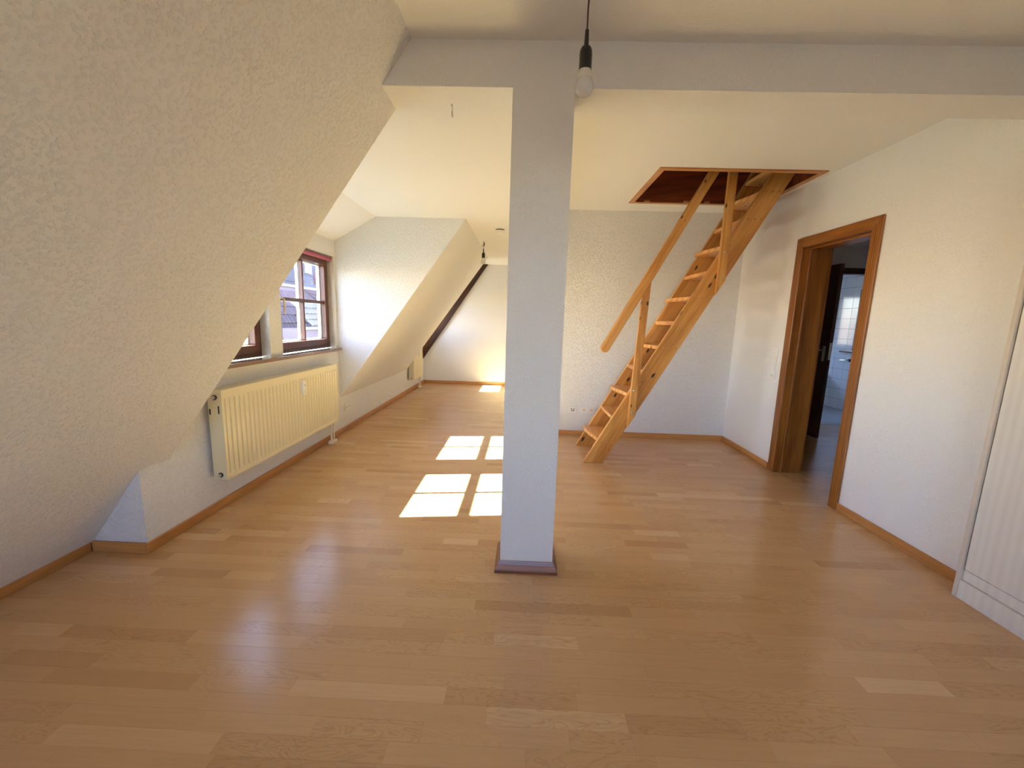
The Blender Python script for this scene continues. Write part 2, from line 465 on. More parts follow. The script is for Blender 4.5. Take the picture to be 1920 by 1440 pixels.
# ------------------------------------------------------------------ ceilings, beam, column
struct(box('ceiling_near', -0.75, 3.1, Y_BACK - 0.2, Y_BEAM0, Z_HIGH, 2.75, 'ceil'))
struct(MB().box(-1.0, 3.1, Y_BEAM0, Y_BEAM1, Z_LOW, 2.75).build('ceiling_beam', 'wall'))
struct(MB().box(-1.548, X_RET, Y_BEAM1, Y_C1, Z_LOW, 2.75).box(-1.0, X_RET, Y_C1, Y_D2, Z_LOW, 2.75).build('ceiling_left', 'ceil'))
struct(box('ceiling_far', -1.548, X_RET, Y_D2, Y_FAR + 0.1, 2.345, 2.75, 'ceil'))
HX0, HX1, HY0, HY1 = 1.030, 2.240, 3.365, 4.245
struct(wall_holes(MB(), 'z', Z_HIGH, 2.75, X_RET, XR + 0.22, Y_BEAM1, Y_ST + 0.1, [(HX0, HX1, HY0, HY1)]).build('ceiling_right', 'ceil'))
struct(MB().box(-0.083, 0.190, Y_BEAM0, Y_BEAM1, 0, Z_LOW).build('wall_column', 'wall'))

# ------------------------------------------------------------------ other walls
struct(box('wall_far', -2.13, X_RET + 0.2, Y_FAR, Y_FAR + 0.25, -0.1, 2.75, 'wall'))
struct(box('wall_return', X_RET, X_RET + 0.2, Y_ST, Y_FAR, -0.1, 2.75, 'wall'))
struct(box('wall_ladder', X_RET + 0.2, XR + 0.22, Y_ST, Y_ST + 0.2, -0.1, 2.75, 'chip'))
DY0, DY1, DZ = 2.905, 3.605, 1.985
struct(wall_holes(MB(), 'x', XR, XR + 0.22, 1.93, Y_ST, -0.1, 2.75, [(DY0, DY1, -0.1, DZ)]).build('wall_right', 'wall'))
struct(box('wall_niche', 2.86, 3.1, Y_BACK - 0.2, 1.93, -0.1, 2.75, 'wall'))
struct(box('wall_niche_end', XR + 0.22, 3.1, 1.75, 1.93, -0.1, 2.75, 'wall'))
struct(wall_holes(MB(), 'y', Y_BACK - 0.3, Y_BACK, -2.5, 3.1, -0.1, 2.75, [(-1.0, 0.95, 0.7, 2.25)]).build('wall_back', 'wall'))

# ------------------------------------------------------------------ baseboards
BH, BT = 0.058, 0.016
def skirt(name, x0, x1, y0, y1, mat):
    struct(box(name, x0, x1, y0, y1, 0, BH, mat, bevel=0.004))
skirt('baseboard_left', XK, XK + BT, 1.962 - BT, Y_FAR, 'skirt_y')
skirt('baseboard_alcove', -2.285, XK, 1.962 - BT, 1.962, 'skirt_x')
skirt('baseboard_slope', -2.33, -2.285, Y_BACK, 1.962 - BT, 'skirt_y')
skirt('baseboard_far', XK + BT, X_RET, Y_FAR - BT, Y_FAR, 'skirt_x')
skirt('baseboard_return', X_RET - BT, X_RET, Y_ST, Y_FAR - BT, 'skirt_y')
skirt('baseboard_ladder_wall', X_RET - BT, XR - BT, Y_ST - BT, Y_ST, 'skirt_x')
skirt('baseboard_right', XR - BT, XR, 3.69, Y_ST, 'skirt_y')
skirt('baseboard_right_near', XR - BT, XR, 1.945, 2.835, 'skirt_y')
# bevelled moulding around the column foot, four mitred pieces
def moulding():
    x0, x1, y0, y1, e, h = -0.083, 0.190, Y_BEAM0, Y_BEAM1, 0.027, 0.058
    root = struct(empty('baseboard_column', (0.05, 2.04, 0)))
    inn = [(x0, y0), (x1, y0), (x1, y1), (x0, y1)]
    out = [(x0 - e, y0 - e), (x1 + e, y0 - e), (x1 + e, y1 + e), (x0 - e, y1 + e)]
    for i in range(4):
        j = (i + 1) % 4; mb = MB(); v = mb.bm.verts
        lerp = lambda a, b, t: (a[0] + (b[0] - a[0]) * t, a[1] + (b[1] - a[1]) * t)
        rows = [(out, 0.0, 1), (out, 0.016, 1), (out, 0.040, 0.45), (out, h, 0.12), (inn, h, 0), (inn, 0, 0)]
        ra, rb = [], []
        for _, z, t in rows:
            ra.append(v.new((*lerp(inn[i], out[i], t), z))); rb.append(v.new((*lerp(inn[j], out[j], t), z)))
        for k in range(6):
            l = (k + 1) % 6; mb.bm.faces.new((ra[k], ra[l], rb[l], rb[k]))
        mb.bm.faces.new(ra); mb.bm.faces.new(rb[::-1])
        mb.build('moulding', 'mould' if i % 2 == 0 else 'mould_y', root)
moulding()

# ------------------------------------------------------------------ windows
def window(name, y0, y1, handle=True):
    """dormer casement: brown inside, white outside bars, two by two panes, facing +X"""
    root = struct(empty(name, (-2.06, (y0 + y1) / 2, WZ0)))
    z0, z1 = WZ0 + 0.012, WZ1 - 0.005
    xf0, xf1 = -2.098, -2.062
    fr = 0.045
    wall_holes(MB(), 'x', xf0, xf1, y0, y1, z0, z1, [(y0 + fr, y1 - fr, z0 + fr, z1 - fr)]).build('frame', 'winwood', root, 0.003)
    a0, a1, b0, b1 = y0 + fr - 0.012, y1 - fr + 0.012, z0 + fr - 0.012, z1 - fr + 0.012
    s = 0.062
    wall_holes(MB(), 'x', -2.095, -2.045, a0, a1, b0, b1, [(a0 + s, a1 - s, b0 + s, b1 - s)]).build('sash', 'winwood', root, 0.004)
    p0, p1, q0, q1 = a0 + s, a1 - s, b0 + s, b1 - s
    ym, zm = (p0 + p1) / 2, (q0 + q1) / 2
    mw = 0.011
    box('muntin', -2.092, -2.058, ym - mw, ym + mw, q0, q1, 'winwood', root, 0.003)
    box('muntin', -2.092, -2.058, p0, p1, zm - mw - 0.004, zm + mw + 0.004, 'winwood', root, 0.003)
    wall_holes(MB(), 'x', -2.128, -2.098, p0 - 0.03, p1 + 0.03, q0 - 0.03, q1 + 0.03, [(p0 + 0.012, p1 - 0.012, q0 + 0.012, q1 - 0.012)]).build('outer_frame', 'winwhite', root)
    box('outer_muntin', -2.122, -2.099, ym - 0.016, ym + 0.016, q0 + 0.012, q1 - 0.012, 'winwhite', root)
    box('outer_muntin', -2.122, -2.099, p0 + 0.012, p1 - 0.012, zm - 0.017, zm + 0.017, 'winwhite', root)
    for (u0, u1) in ((p0, ym - mw), (ym + mw, p1)):
        for (w0, w1) in ((q0, zm - mw), (zm + mw, q1)):
            box('pane', -2.0965, -2.0935, u0, u1, w0, w1, 'glass', root)
    if handle:
        h = MB().box(-2.046, -2.036, a0 + 0.016, a0 + 0.046, zm - 0.06, zm + 0.02).tube([(-2.04, a0 + 0.031, zm), (-2.005, a0 + 0.031, zm), (-1.998, a0 + 0.035, zm - 0.01), (-1.998, a0 + 0.036, zm - 0.125)], 0.009, 8).build('handle', 'beigeplastic', root, smooth=True)
    return root
window('window_1', 2.185, 3.136)
window('window_2', 3.30, 4.27)
window('window_3', 6.93, 7.86)
# window sills of polished stone
def sill(name, y0, y1):
    o = MB().box(-2.055, -1.945, y0, y1, 0.925, 0.953).build(name, 'sill', None, 0.003)
    return struct(o)
sill('trim_1', Y_BEAM1 + 0.01, Y_C1 - 0.005)
sill('trim_2', Y_D2 + 0.01, Y_FAR - 0.01)

# roller blind over the right window of the near dormer
def roller_blind():
    y0, y1 = 3.325, 4.25
    r = empty('roller_blind', (-2.03, 3.8, 1.85), 'rolled-up mauve roller blind with beaded cord, above the dormer window', 'blind')
    MB().lathe([(0.02, y0), (0.02, y1)], (-2.022, 0, 1.862), 16, 'y').build('blind_roll', 'mauve', r, smooth=True)
    MB().box(-2.042, -2.004, y1, y1 + 0.010, 1.842, 1.884).build('bracket', 'winwood', r, 0.003)
    MB().box(-2.042, -2.004, y0 - 0.010, y0, 1.842, 1.884).build('bracket', 'winwood', r, 0.003)
    pts = []
    for k in range(24):
        t = k / 23
        pts.append((-2.012 + 0.022 * math.sin(t * math.pi), 4.243 + 0.004 * t, 1.86 - 0.86 * math.sin(t * math.pi / 2)))
    MB().tube([(-2.016, 4.247, 1.86), (-2.008, 4.250, 1.4), (-2.0, 4.252, 0.99), (-1.992, 4.252, 0.975), (-1.984, 4.252, 0.99), (-1.992, 4.252, 1.4), (-2.006, 4.249, 1.86)], 0.0028, 6).build('cord', 'cord', r, smooth=True)
roller_blind()

# back windows behind the viewer: simple two-light casements
def back_window(name, x0, x1, z0, z1):
    root = struct(empty(name, ((x0 + x1) / 2, Y_BACK - 0.1, z0)))
    y0, y1 = Y_BACK - 0.20, Y_BACK - 0.13
    xm = (x0 + x1) / 2
    wall_holes(MB(), 'y', y0, y1, x0, x1, z0, z1, [(x0 + 0.06, xm - 0.05, z0 + 0.06, z1 - 0.06), (xm + 0.05, x1 - 0.06, z0 + 0.06, z1 - 0.06)]).build('frame', 'winwood', root, 0.004)
    box('pane', x0 + 0.06, xm - 0.05, y0 + 0.03, y0 + 0.034, z0 + 0.06, z1 - 0.06, 'glass', root)
    box('pane', xm + 0.05, x1 - 0.06, y0 + 0.03, y0 + 0.034, z0 + 0.06, z1 - 0.06, 'glass', root)
back_window('window_4', -1.0, 0.95, 0.7, 2.25)

# ------------------------------------------------------------------ rafter exposed on the far wall
def rafter():
    lo = lambda x: 0.485 + (x + 1.989) * 1.470
    w = 0.26
    poly = [(-1.985, lo(-1.985)), (-0.724, 2.344), (-0.724 - w / 1.47, 2.344), (-1.985, lo(-1.985) + w)]
    o = MB().prism(poly, 'y', Y_FAR - 0.052, Y_FAR - 0.001).build('rafter', 'rafter', None, 0.006)
    tag(o, 'dark weathered timber rafter running diagonally across the far wall', 'beam')
rafter()

# ------------------------------------------------------------------ radiators
def radiator(name, y0, y1, z0, z1, label, nribs, meter_y, pipe_y, group='panel radiators under the dormer windows'):
    xb, xf = XK + 0.022, XK + 0.112
    r = empty(name, ((xb + xf) / 2, (y0 + y1) / 2, z0), label, 'radiator')
    band = 0.055
    # ribbed front sheet as one corrugated profile
    mb = MB(); prof = []
    e0, e1 = y0 + 0.022, y1 - 0.022
    step = (e1 - e0) / nribs
    for k in range(nribs):
        a = e0 + k * step
        prof += [(a, xf - 0.002), (a + step * 0.08, xf - 0.010), (a + step * 0.20, xf - 0.010), (a + step * 0.30, xf - 0.001), (a + step * 0.92, xf - 0.001)]
    prof.append((e1, xf - 0.002))
    lo, hi = [], []
    for yy, xx in prof:
        lo.append((mb.bm.verts.new((xf - 0.002, yy, z0 + 0.03)), mb.bm.verts.new((xx, yy, z0 + 0.055))))
        hi.append((mb.bm.verts.new((xx, yy, z1 - band - 0.02)), mb.bm.verts.new((xf - 0.002, yy, z1 - band))))
    for i in range(len(prof) - 1):
        A, B = (*lo[i], *hi[i]), (*lo[i + 1], *hi[i + 1])
        for k in range(3): mb.bm.faces.new((A[k], B[k], B[k + 1], A[k + 1]))
    fp = mb.build('front_panel', 'enamel', r)
    fp.data.materials[0] = M['enamel']
    MB().box(xf - 0.012, xf + 0.001, y0, y1, z1 - band, z1).build('top_band', 'enamel', r, 0.003)
    MB().box(xf - 0.012, xf + 0.001, y0, y1, z0, z0 + 0.03).build('bottom_band', 'enamel', r, 0.003)
    MB().box(xf - 0.012, xf + 0.001, y0, y0 + 0.022, z0 + 0.03, z1 - band).build('end_band', 'enamel', r)
    MB().box(xf - 0.012, xf + 0.001, y1 - 0.022, y1, z0 + 0.03, z1 - band).build('end_band', 'enamel', r)
    MB().box(xb, xb + 0.012, y0 + 0.004, y1 - 0.004, z0 + 0.01, z1 - 0.01).build('back_panel', 'enamel2', r)
    s = MB().box(xb, xf - 0.010, y0 + 0.001, y0 + 0.008, z0 + 0.002, z1 - 0.004).build('side_cover', 'enamel2', r, 0.002)
    for (dx, dz, h) in ((0.012, 0.12, 0.035), (xf - xb - 0.022, 0.10, 0.05)):
        MB().box(xb + dx - 0.004, xb + dx + 0.004, y0 - 0.001, y0 + 0.002, z1 - dz - h, z1 - dz).build('painted_slot', 'darkpaint', s)  # raised dark strip; the shade inside the slot is painted on
    MB().box(xb, xf - 0.010, y1 - 0.008, y1 - 0.001, z0 + 0.002, z1 - 0.004).build('side_cover', 'enamel2', r, 0.002)
    g = MB()
    g.box(xb, xf - 0.008, y0 + 0.004, y0 + 0.02, z1 - 0.012, z1 - 0.004)
    n = int((y1 - y0) / 0.03)
    for k in range(n):
        a = y0 + 0.02 + k * (y1 - y0 - 0.03) / n
        g.box(xb, xf - 0.008, a, a + 0.016, z1 - 0.012, z1 - 0.004)
    g.build('top_grille', 'enamel2', r)
    # bleed plug in the lower corner of the end cover and one above
    for zc in (z0 + 0.035, z1 - 0.045):
        pl = MB().lathe([(0.0165, -0.004), (0.0165, 0.0)], ((xb + xf) / 2 + 0.002, y0 + 0.001, zc), 16, 'y').build('plug_ring', 'black', r, smooth=True)
        MB().lathe([(0.011, -0.016), (0.012, -0.004)], ((xb + xf) / 2 + 0.002, y0 + 0.001, zc), 16, 'y').build('plug', 'chrome', pl, smooth=True)
    if meter_y:
        mm = MB().box(xf, xf + 0.022, meter_y - 0.02, meter_y + 0.02, z1 - 0.20, z1 - 0.075).build('heat_meter', 'whiteplastic', r, 0.004)
        MB().lathe([(0.005, 0), (0.005, 0.0015)], (xf + 0.022, meter_y + 0.003, z1 - 0.115), 10, 'x').build('meter_eye', 'black', mm)
        MB().box(xf + 0.022, xf + 0.0226, meter_y - 0.008, meter_y + 0.010, z1 - 0.19, z1 - 0.15).build('meter_window', 'enamel2', mm)
    xp = (xb + xf) / 2 + 0.008
    for k, dy in enumerate((-0.026, 0.026)):
        MB().lathe([(0.0085, 0.02), (0.0085, z0 + 0.02)], (xp, pipe_y + dy, 0), 12).build('pipe', 'beigeplastic', r, smooth=True)
    MB().box(xp - 0.026, xp + 0.026, pipe_y - 0.055, pipe_y + 0.055, 0, 0.035).build('pipe_collar', 'beigeplastic', r, 0.010)
    return r
radiator('radiator', 2.428, 4.015, 0.222, 0.812, 'long ribbed cream panel radiator under the near dormer window sill', 34, 3.36, 3.945)
radiator('radiator', 6.90, 7.50, 0.215, 0.80, 'short cream radiator next to the dark diagonal rafter', 13, 7.26, 7.44)

# ------------------------------------------------------------------ sockets and switches
def disc_socket(root, c, normal_axis, sgn, r=0.020):
    """round recessed socket face with two dark-painted holes"""
    ax = normal_axis
    prof = [(r, -0.001), (r, 0.0012)] if sgn > 0 else [(r, 0.001), (r, -0.0012)]
    s = MB().lathe(prof, c, 18, ax).build('socket_ring', 'whiteplastic', root, smooth=True)
    prof2 = [(r * 0.9, 0), (r * 0.9, 0.0016 * sgn)]
    MB().lathe(prof2, c, 18, ax).build('socket_well', 'beigeplastic', s)
    for d in (-0.0075, 0.0075):
        cc = list(c)
        cc[0 if ax == 'y' else 1] += d
        MB().lathe([(0.0032, 0), (0.0032, 0.0022 * sgn)], cc, 8, ax).build('painted_hole', 'darkpaint', s)  # pin hole as a peg, its inner shade put into the dark colour

def wall_socket_y(name, x0, n, zc, label, cat='socket', data=False):
    s = 0.082
    r = empty(name, (x0 + n * s / 2, Y_ST, zc), label, cat)
    MB().box(x0, x0 + n * s, Y_ST - 0.010, Y_ST, zc - s / 2, zc + s / 2).build('cover_plate', 'whiteplastic', r, 0.004)
    for k in range(n):
        c = (x0 + (k + 0.5) * s, Y_ST - 0.0105, zc)
        MB().box(c[0] - 0.027, c[0] + 0.027, Y_ST - 0.0115, Y_ST - 0.009, zc - 0.027, zc + 0.027).build('insert', 'whiteplastic', r)
        if not data: disc_socket(r, (c[0], Y_ST - 0.0118, c[2]), 'y', -1)
        else:
            for dx, dz in ((-0.014, 0.008), (0.014, 0.008), (-0.008, -0.010), (0.008, -0.010)):
                MB().box(c[0] + dx - 0.006, c[0] + dx + 0.006, Y_ST - 0.0125, Y_ST - 0.011, zc + dz - 0.006, zc + dz + 0.006).build('jack', 'darkpaint', r)
wall_socket_y('data_outlet', 0.556, 1, 0.302, 'single white telephone outlet with dark jacks, left of the ladder foot', 'outlet', True)
wall_socket_y('wall_socket', 0.684, 2, 0.305, 'white double power socket beside the telephone outlet')

def knee_socket():
    r = empty('wall_socket', (XK, 4.47, 0.268), 'white double power socket on the low wall beside the long radiator', 'socket')
    y0, s = 4.395, 0.076
    MB().box(XK, XK + 0.010, y0, y0 + 2 * s, 0.268 - 0.042, 0.268 + 0.042).build('cover_plate', 'whiteplastic', r, 0.004)
    for k in range(2): disc_socket(r, (XK + 0.011, y0 + (k + 0.5) * s, 0.268), 'x', 1)
knee_socket()

def switch_panel():
    yc, z0, s = 3.80, 0.826, 0.0745
    r = empty('switch_panel', (XR, yc, z0), 'upright white panel of three rocker switches and a socket beside the door', 'switch')
    MB().box(XR - 0.010, XR, yc - 0.039, yc + 0.039, z0, z0 + 4 * s).build('cover_plate', 'whiteplastic', r, 0.004)
    for k in range(1, 4):
        MB().box(XR - 0.0115, XR - 0.009, yc - 0.0305, yc + 0.0305, z0 + k * s + 0.0065, z0 + (k + 1) * s - 0.0065).build('rocker_gap', 'whiteplastic', r)
        MB().box(XR - 0.014, XR - 0.009, yc - 0.028, yc + 0.028, z0 + k * s + 0.009, z0 + (k + 1) * s - 0.009).build('rocker', 'whiteplastic', r, 0.003)
    MB().box(XR - 0.0115, XR - 0.009, yc - 0.028, yc + 0.028, z0 + 0.009, z0 + s - 0.009).build('insert', 'whiteplastic', r)
    disc_socket(r, (XR - 0.0118, yc, z0 + s / 2), 'x', -1)
switch_panel()

# ------------------------------------------------------------------ door frame and hall
def door_frame():
    root = struct(empty('door_1', (XR, 3.25, 0)))
    o0, o1, oz = 2.836, 3.676, 2.055
    i0, i1, iz = 2.918, 3.592, 1.972
    t0, t1 = XR - 0.018, XR
    MB().prism([(o0, 0), (o0, oz), (i0 - 0.006, iz + 0.006), (i0 - 0.006, 0)], 'x', t0, t1).build('casing', 'sap_z', root, 0.005)
    MB().prism([(o1, 0), (o1, oz), (i1 + 0.006, iz + 0.006), (i1 + 0.006, 0)], 'x', t0, t1).build('casing', 'sap_z', root, 0.005)
    MB().prism([(o0, oz), (o1, oz), (i1 + 0.006, iz + 0.006), (i0 - 0.006, iz + 0.006)], 'x', t0, t1).build('casing', 'sap_y', root, 0.005)
    x1 = XR + 0.225
    MB().box(t0 + 0.004, x1, i1, i1 + 0.016, 0, iz + 0.016).build('jamb_lining', 'sap_z', root)
    MB().box(t0 + 0.004, x1, i0 - 0.016, i0, 0, iz + 0.016).build('jamb_lining', 'sap_z', root)
    MB().box(t0 + 0.004, x1, i0, i1, iz, iz + 0.016).build('head_lining', 'sap_y', root)
    # rebate stop
    MB().box(XR + 0.045, XR + 0.062, i1 - 0.014, i1, 0, iz).build('stop_bead', 'sap_z', root, 0.003)
    MB().box(XR + 0.045, XR + 0.062, i0, i0 + 0.014, 0, iz).build('stop_bead', 'sap_z', root, 0.003)
    MB().box(XR + 0.045, XR + 0.062, i0, i1, iz - 0.014, iz).build('stop_bead', 'sap_y', root, 0.003)
    for (d, s) in ((x1, 1),):
        MB().box(d, d + 0.016, i1 + 0.004, i1 + 0.08, 0, oz).build('casing', 'sap_z', root)
        MB().box(d, d + 0.016, i0 - 0.08, i0 - 0.004, 0, oz).build('casing', 'sap_z', root)
        MB().box(d, d + 0.016, i0 - 0.004, i1 + 0.004, iz + 0.004, oz).build('casing', 'sap_y', root)
door_frame()

HZ = 2.39
struct(box('ceiling_hall', XR + 0.22, 5.3, 1.9, 5.75, HZ, 2.75, 'ceil'))
struct(box('wall_hall_right', 5.0, 5.2, 1.7, 5.62, -0.1, 2.75, 'wall'))
struct(box('wall_hall_front', 3.1, 5.2, 1.7, 1.9, -0.1, 2.75, 'wall'))
struct(wall_holes(MB(), 'y', 5.62, 5.74, XR + 0.22, 5.3, -0.1, 2.75, [(3.56, 4.62, -0.1, 2.05)]).build('wall_hall_end', 'wall'))
struct(box('wall_hall_left', XR + 0.05, XR + 0.22, Y_ST + 0.2, 5.9, -0.1, 2.75, 'wall'))

def bath_door():
    root = struct(empty('door_2', (3.6, 5.6, 0)))
    MB().box(3.50, 3.56, 5.605, 5.62, 0, 2.11).build('casing', 'leaf', root)
    MB().box(4.62, 4.68, 5.605, 5.62, 0, 2.11).build('casing', 'leaf', root)
    MB().box(3.56, 4.62, 5.605, 5.62, 2.045, 2.11).build('casing', 'leaf', root)
    MB().box(3.56, 3.575, 5.62, 5.74, 0, 2.05).build('jamb_lining', 'leaf', root)
    MB().box(3.575, 4.62, 5.62, 5.74, 2.035, 2.05).build('head_lining', 'leaf', root)
    lf = MB().box(3.545, 3.585, 4.80, 5.60, 0.008, 2.04).build('door_leaf', 'leaf', root, 0.003)
    for sx in (-1, 1):
        x = 3.545 if sx < 0 else 3.585
        MB().box(min(x, x + sx * 0.005), max(x, x + sx * 0.005), 4.845, 4.885, 0.93, 1.11).build('handle_plate', 'chrome', lf, 0.002)
        MB().tube([(x, 4.865, 1.06), (x + sx * 0.045, 4.865, 1.06), (x + sx * 0.05, 4.875, 1.06), (x + sx * 0.05, 4.98, 1.06)], 0.009, 8).build('handle', 'chrome', lf, smooth=True)
    MB().box(3.552, 3.578, 4.796, 4.8005, 0.95, 1.15).build('lock_plate', 'chrome', lf)
bath_door()
def coat_hook():
    r = empty('coat_hook', (3.52, 5.02, 1.80), 'dark wire coat hooks hung over the brown bathroom door', 'hook')
    MB().box(3.540, 3.5445, 4.98, 5.06, 1.62, 1.90).build('backplate', 'black', r, 0.002)
    for yy in (5.0, 5.04):
        MB().tube([(3.541, yy, 1.72), (3.515, yy, 1.68), (3.495, yy, 1.69), (3.488, yy, 1.73)], 0.004, 6).build('prong', 'black', r, smooth=True)
coat_hook()

# bathroom with tiled wall and window
BX = 5.28
struct(wall_holes(MB(), 'y', 8.0, 8.25, 2.55, 5.6, -0.1, 2.75, [(3.5, 4.5, 0.95, 2.0)]).build('wall_bath_end', 'wall'))
struct(box('wall_bath_left', 2.55, 2.9, 5.74, 8.0, -0.1, 2.75, 'wall'))
struct(box('ceiling_bathroom', 2.55, 5.6, 5.74, 8.25, HZ, 2.75, 'ceil'))
bathwall = struct(wall_holes(MB(), 'x', BX, BX + 0.25, 5.74, 8.0, -0.1, 2.75, [(5.86, 6.62, 0.97, 1.94)]).build('wall_bathroom', 'grout'))
tw, th, gp = 0.218, 0.165, 0.0045
tile_mesh = {}
def tile(y0, y1, z0, z1):
    key = (round(y1 - y0, 3), round(z1 - z0, 3))
    if key not in tile_mesh:
        bm = bmesh.new()
        mb = MB(); mb.box(-0.006, 0.001, 0, key[0], 0, key[1])
        bmesh.ops.recalc_face_normals(mb.bm, faces=mb.bm.faces)
        me = bpy.data.meshes.new('tile'); mb.bm.to_mesh(me); mb.bm.free(); bm.free(); me.materials.append(M['tile']); tile_mesh[key] = me
    o = bpy.data.objects.new('tile', tile_mesh[key]); COL.objects.link(o); o.parent = bathwall; o.location = (BX, y0, z0)
for i in range(-6, 6):
    ya, yb = 6.765 + i * tw, 6.765 + (i + 1) * tw
    for j in range(0, 14):
        za, zb = 0.10 + (j - 0.6) * th, 0.10 + (j + 0.4) * th
        ya2, yb2, za2, zb2 = max(ya, 5.75), min(yb, 7.99), max(za, 0.0), min(zb, HZ)
        if yb2 - ya2 < 0.02 or zb2 - za2 < 0.02: continue
        if ya2 < 6.62 and yb2 > 5.86 and za2 < 1.94 and zb2 > 0.97:
            if yb2 > 6.62 + 0.02: ya2 = 6.625
            elif za2 < 0.95: zb2 = 0.965
            else: continue
            if zb2 - za2 < 0.02: continue
        tile(ya2 + gp / 2, yb2 - gp / 2, za2 + gp / 2, zb2 - gp / 2)
def bath_window():
    root = struct(empty('window_5', (BX + 0.1, 6.24, 0.97)))
    wall_holes(MB(), 'x', BX + 0.10, BX + 0.16, 5.86, 6.62, 0.97, 1.94, [(5.94, 6.54, 1.05, 1.86)]).build('frame', 'leaf', root, 0.003)
    MB().box(BX - 0.012, BX + 0.10, 6.60, 6.64, 0.98, 1.94).build('reveal_trim', 'leaf', root)
    box('pane', BX + 0.128, BX + 0.132, 5.94, 6.54, 1.05, 1.86, 'glass', root)
    MB().box(BX - 0.07, BX + 0.10, 5.80, 6.82, 0.945, 0.97).build('sill', 'sill', root, 0.003)
bath_window()
def bath_end_window():
    root = struct(empty('window_6', (4.0, 8.1, 0.95)))
    wall_holes(MB(), 'y', 8.09, 8.15, 3.5, 4.5, 0.95, 2.0, [(3.58, 4.42, 1.03, 1.92)]).build('frame', 'leaf', root, 0.003)
    box('pane', 3.58, 4.42, 8.118, 8.122, 1.03, 1.92, 'glass', root)
bath_end_window()
def bath_tap():
    r = empty('wall_tap', (BX, 6.70, 0.82), 'small dark wall tap on the white bathroom tiles below the sill', 'tap')
    MB().lathe([(0.022, -0.02), (0.026, 0.0)], (BX - 0.006, 6.65, 0.82), 14, 'x').build('valve_body', 'black', r, smooth=True)
    MB().tube([(BX - 0.015, 6.65, 0.82), (BX - 0.06, 6.66, 0.82), (BX - 0.075, 6.74, 0.815), (BX - 0.075, 6.78, 0.80)], 0.010, 8).build('spout', 'chrome', r, smooth=True)
bath_tap()
def bathtub():
    r = empty('bathtub', (4.95, 7.5, 0), 'white bathtub with tiled apron along the tiled bathroom wall', 'bathtub')
    MB().box(4.62, BX - 0.008, 7.10, 7.98, 0.0, 0.52).build('apron', 'tile', r)
    wall_holes(MB(), 'z', 0.52, 0.56, 4.60, BX - 0.008, 7.08, 7.98, [(4.68, 5.20, 7.16, 7.92)]).build('rim', 'winwhite', r, 0.01)
bathtub()

# ------------------------------------------------------------------ hatch in the ceiling
def hatch():
    root = struct(empty('trim_3', ((HX0 + HX1) / 2, (HY0 + HY1) / 2, Z_HIGH)))
    z0 = Z_HIGH - 0.010
    o = (1.000, 2.270, 3.335, 4.275)
    t = 0.012
    i0, i1, j0, j1 = HX0 + 0.018, HX1 - 0.018, HY0 + 0.018, HY1 - 0.018
    MB().prism([(o[0], o[2]), (o[1], o[2]), (i1, j0), (i0, j0)], 'z', z0, Z_HIGH + 0.001).build('frame_board', 'pine_x', root, 0.002)
    MB().prism([(o[0], o[3]), (o[1], o[3]), (i1, j1), (i0, j1)], 'z', z0, Z_HIGH + 0.001).build('frame_board', 'pine_x', root, 0.002)
    MB().prism([(o[0], o[2]), (o[0], o[3]), (i0, j1), (i0, j0)], 'z', z0, Z_HIGH + 0.001).build('frame_board', 'pine_x', root, 0.002)
    MB().prism([(o[1], o[2]), (o[1], o[3]), (i1, j1), (i1, j0)], 'z', z0, Z_HIGH + 0.001).build('frame_board', 'pine_x', root, 0.002)
    zt = 2.86
    MB().box(HX0, HX1, j1, HY1, z0 + 0.004, zt).build('lining_board', 'ply', root)
    MB().box(HX0, HX1, HY0, j0, z0 + 0.004, zt).build('lining_board', 'ply', root)
    MB().box(HX0, i0, j0, j1, z0 + 0.004, zt).build('lining_board', 'ply', root)
    MB().box(i1, HX1, j0, j1, z0 + 0.004, zt).build('lining_board', 'ply', root)
    for xx in (1.14, 1.52, 1.72):
        MB().box(xx, xx + 0.05, j1 - 0.02, j1, z0 + 0.004, z0 + 0.020).build('batten', 'pine_x', root, 0.002)
hatch()
# attic above, closed and dark
struct(box('ceiling_attic', 0.2, 3.0, 2.6, 5.2, 4.1, 4.2, 'attic'))
struct(box('wall_attic_left', 0.2, 0.3, 2.6, 5.2, 2.75, 4.1, 'attic'))
struct(box('wall_attic_right', 2.9, 3.0, 2.6, 5.2, 2.75, 4.1, 'attic'))
struct(box('wall_attic_front', 0.3, 2.9, 2.6, 2.7, 2.75, 4.1, 'attic'))
struct(box('wall_attic_back', 0.3, 2.9, 5.1, 5.2, 2.75, 4.1, 'attic'))
for xx in (0.9, 1.55, 2.2):
    struct(box('trim_4', xx, xx + 0.08, 2.7, 5.1, 3.95, 4.1, 'attic'))

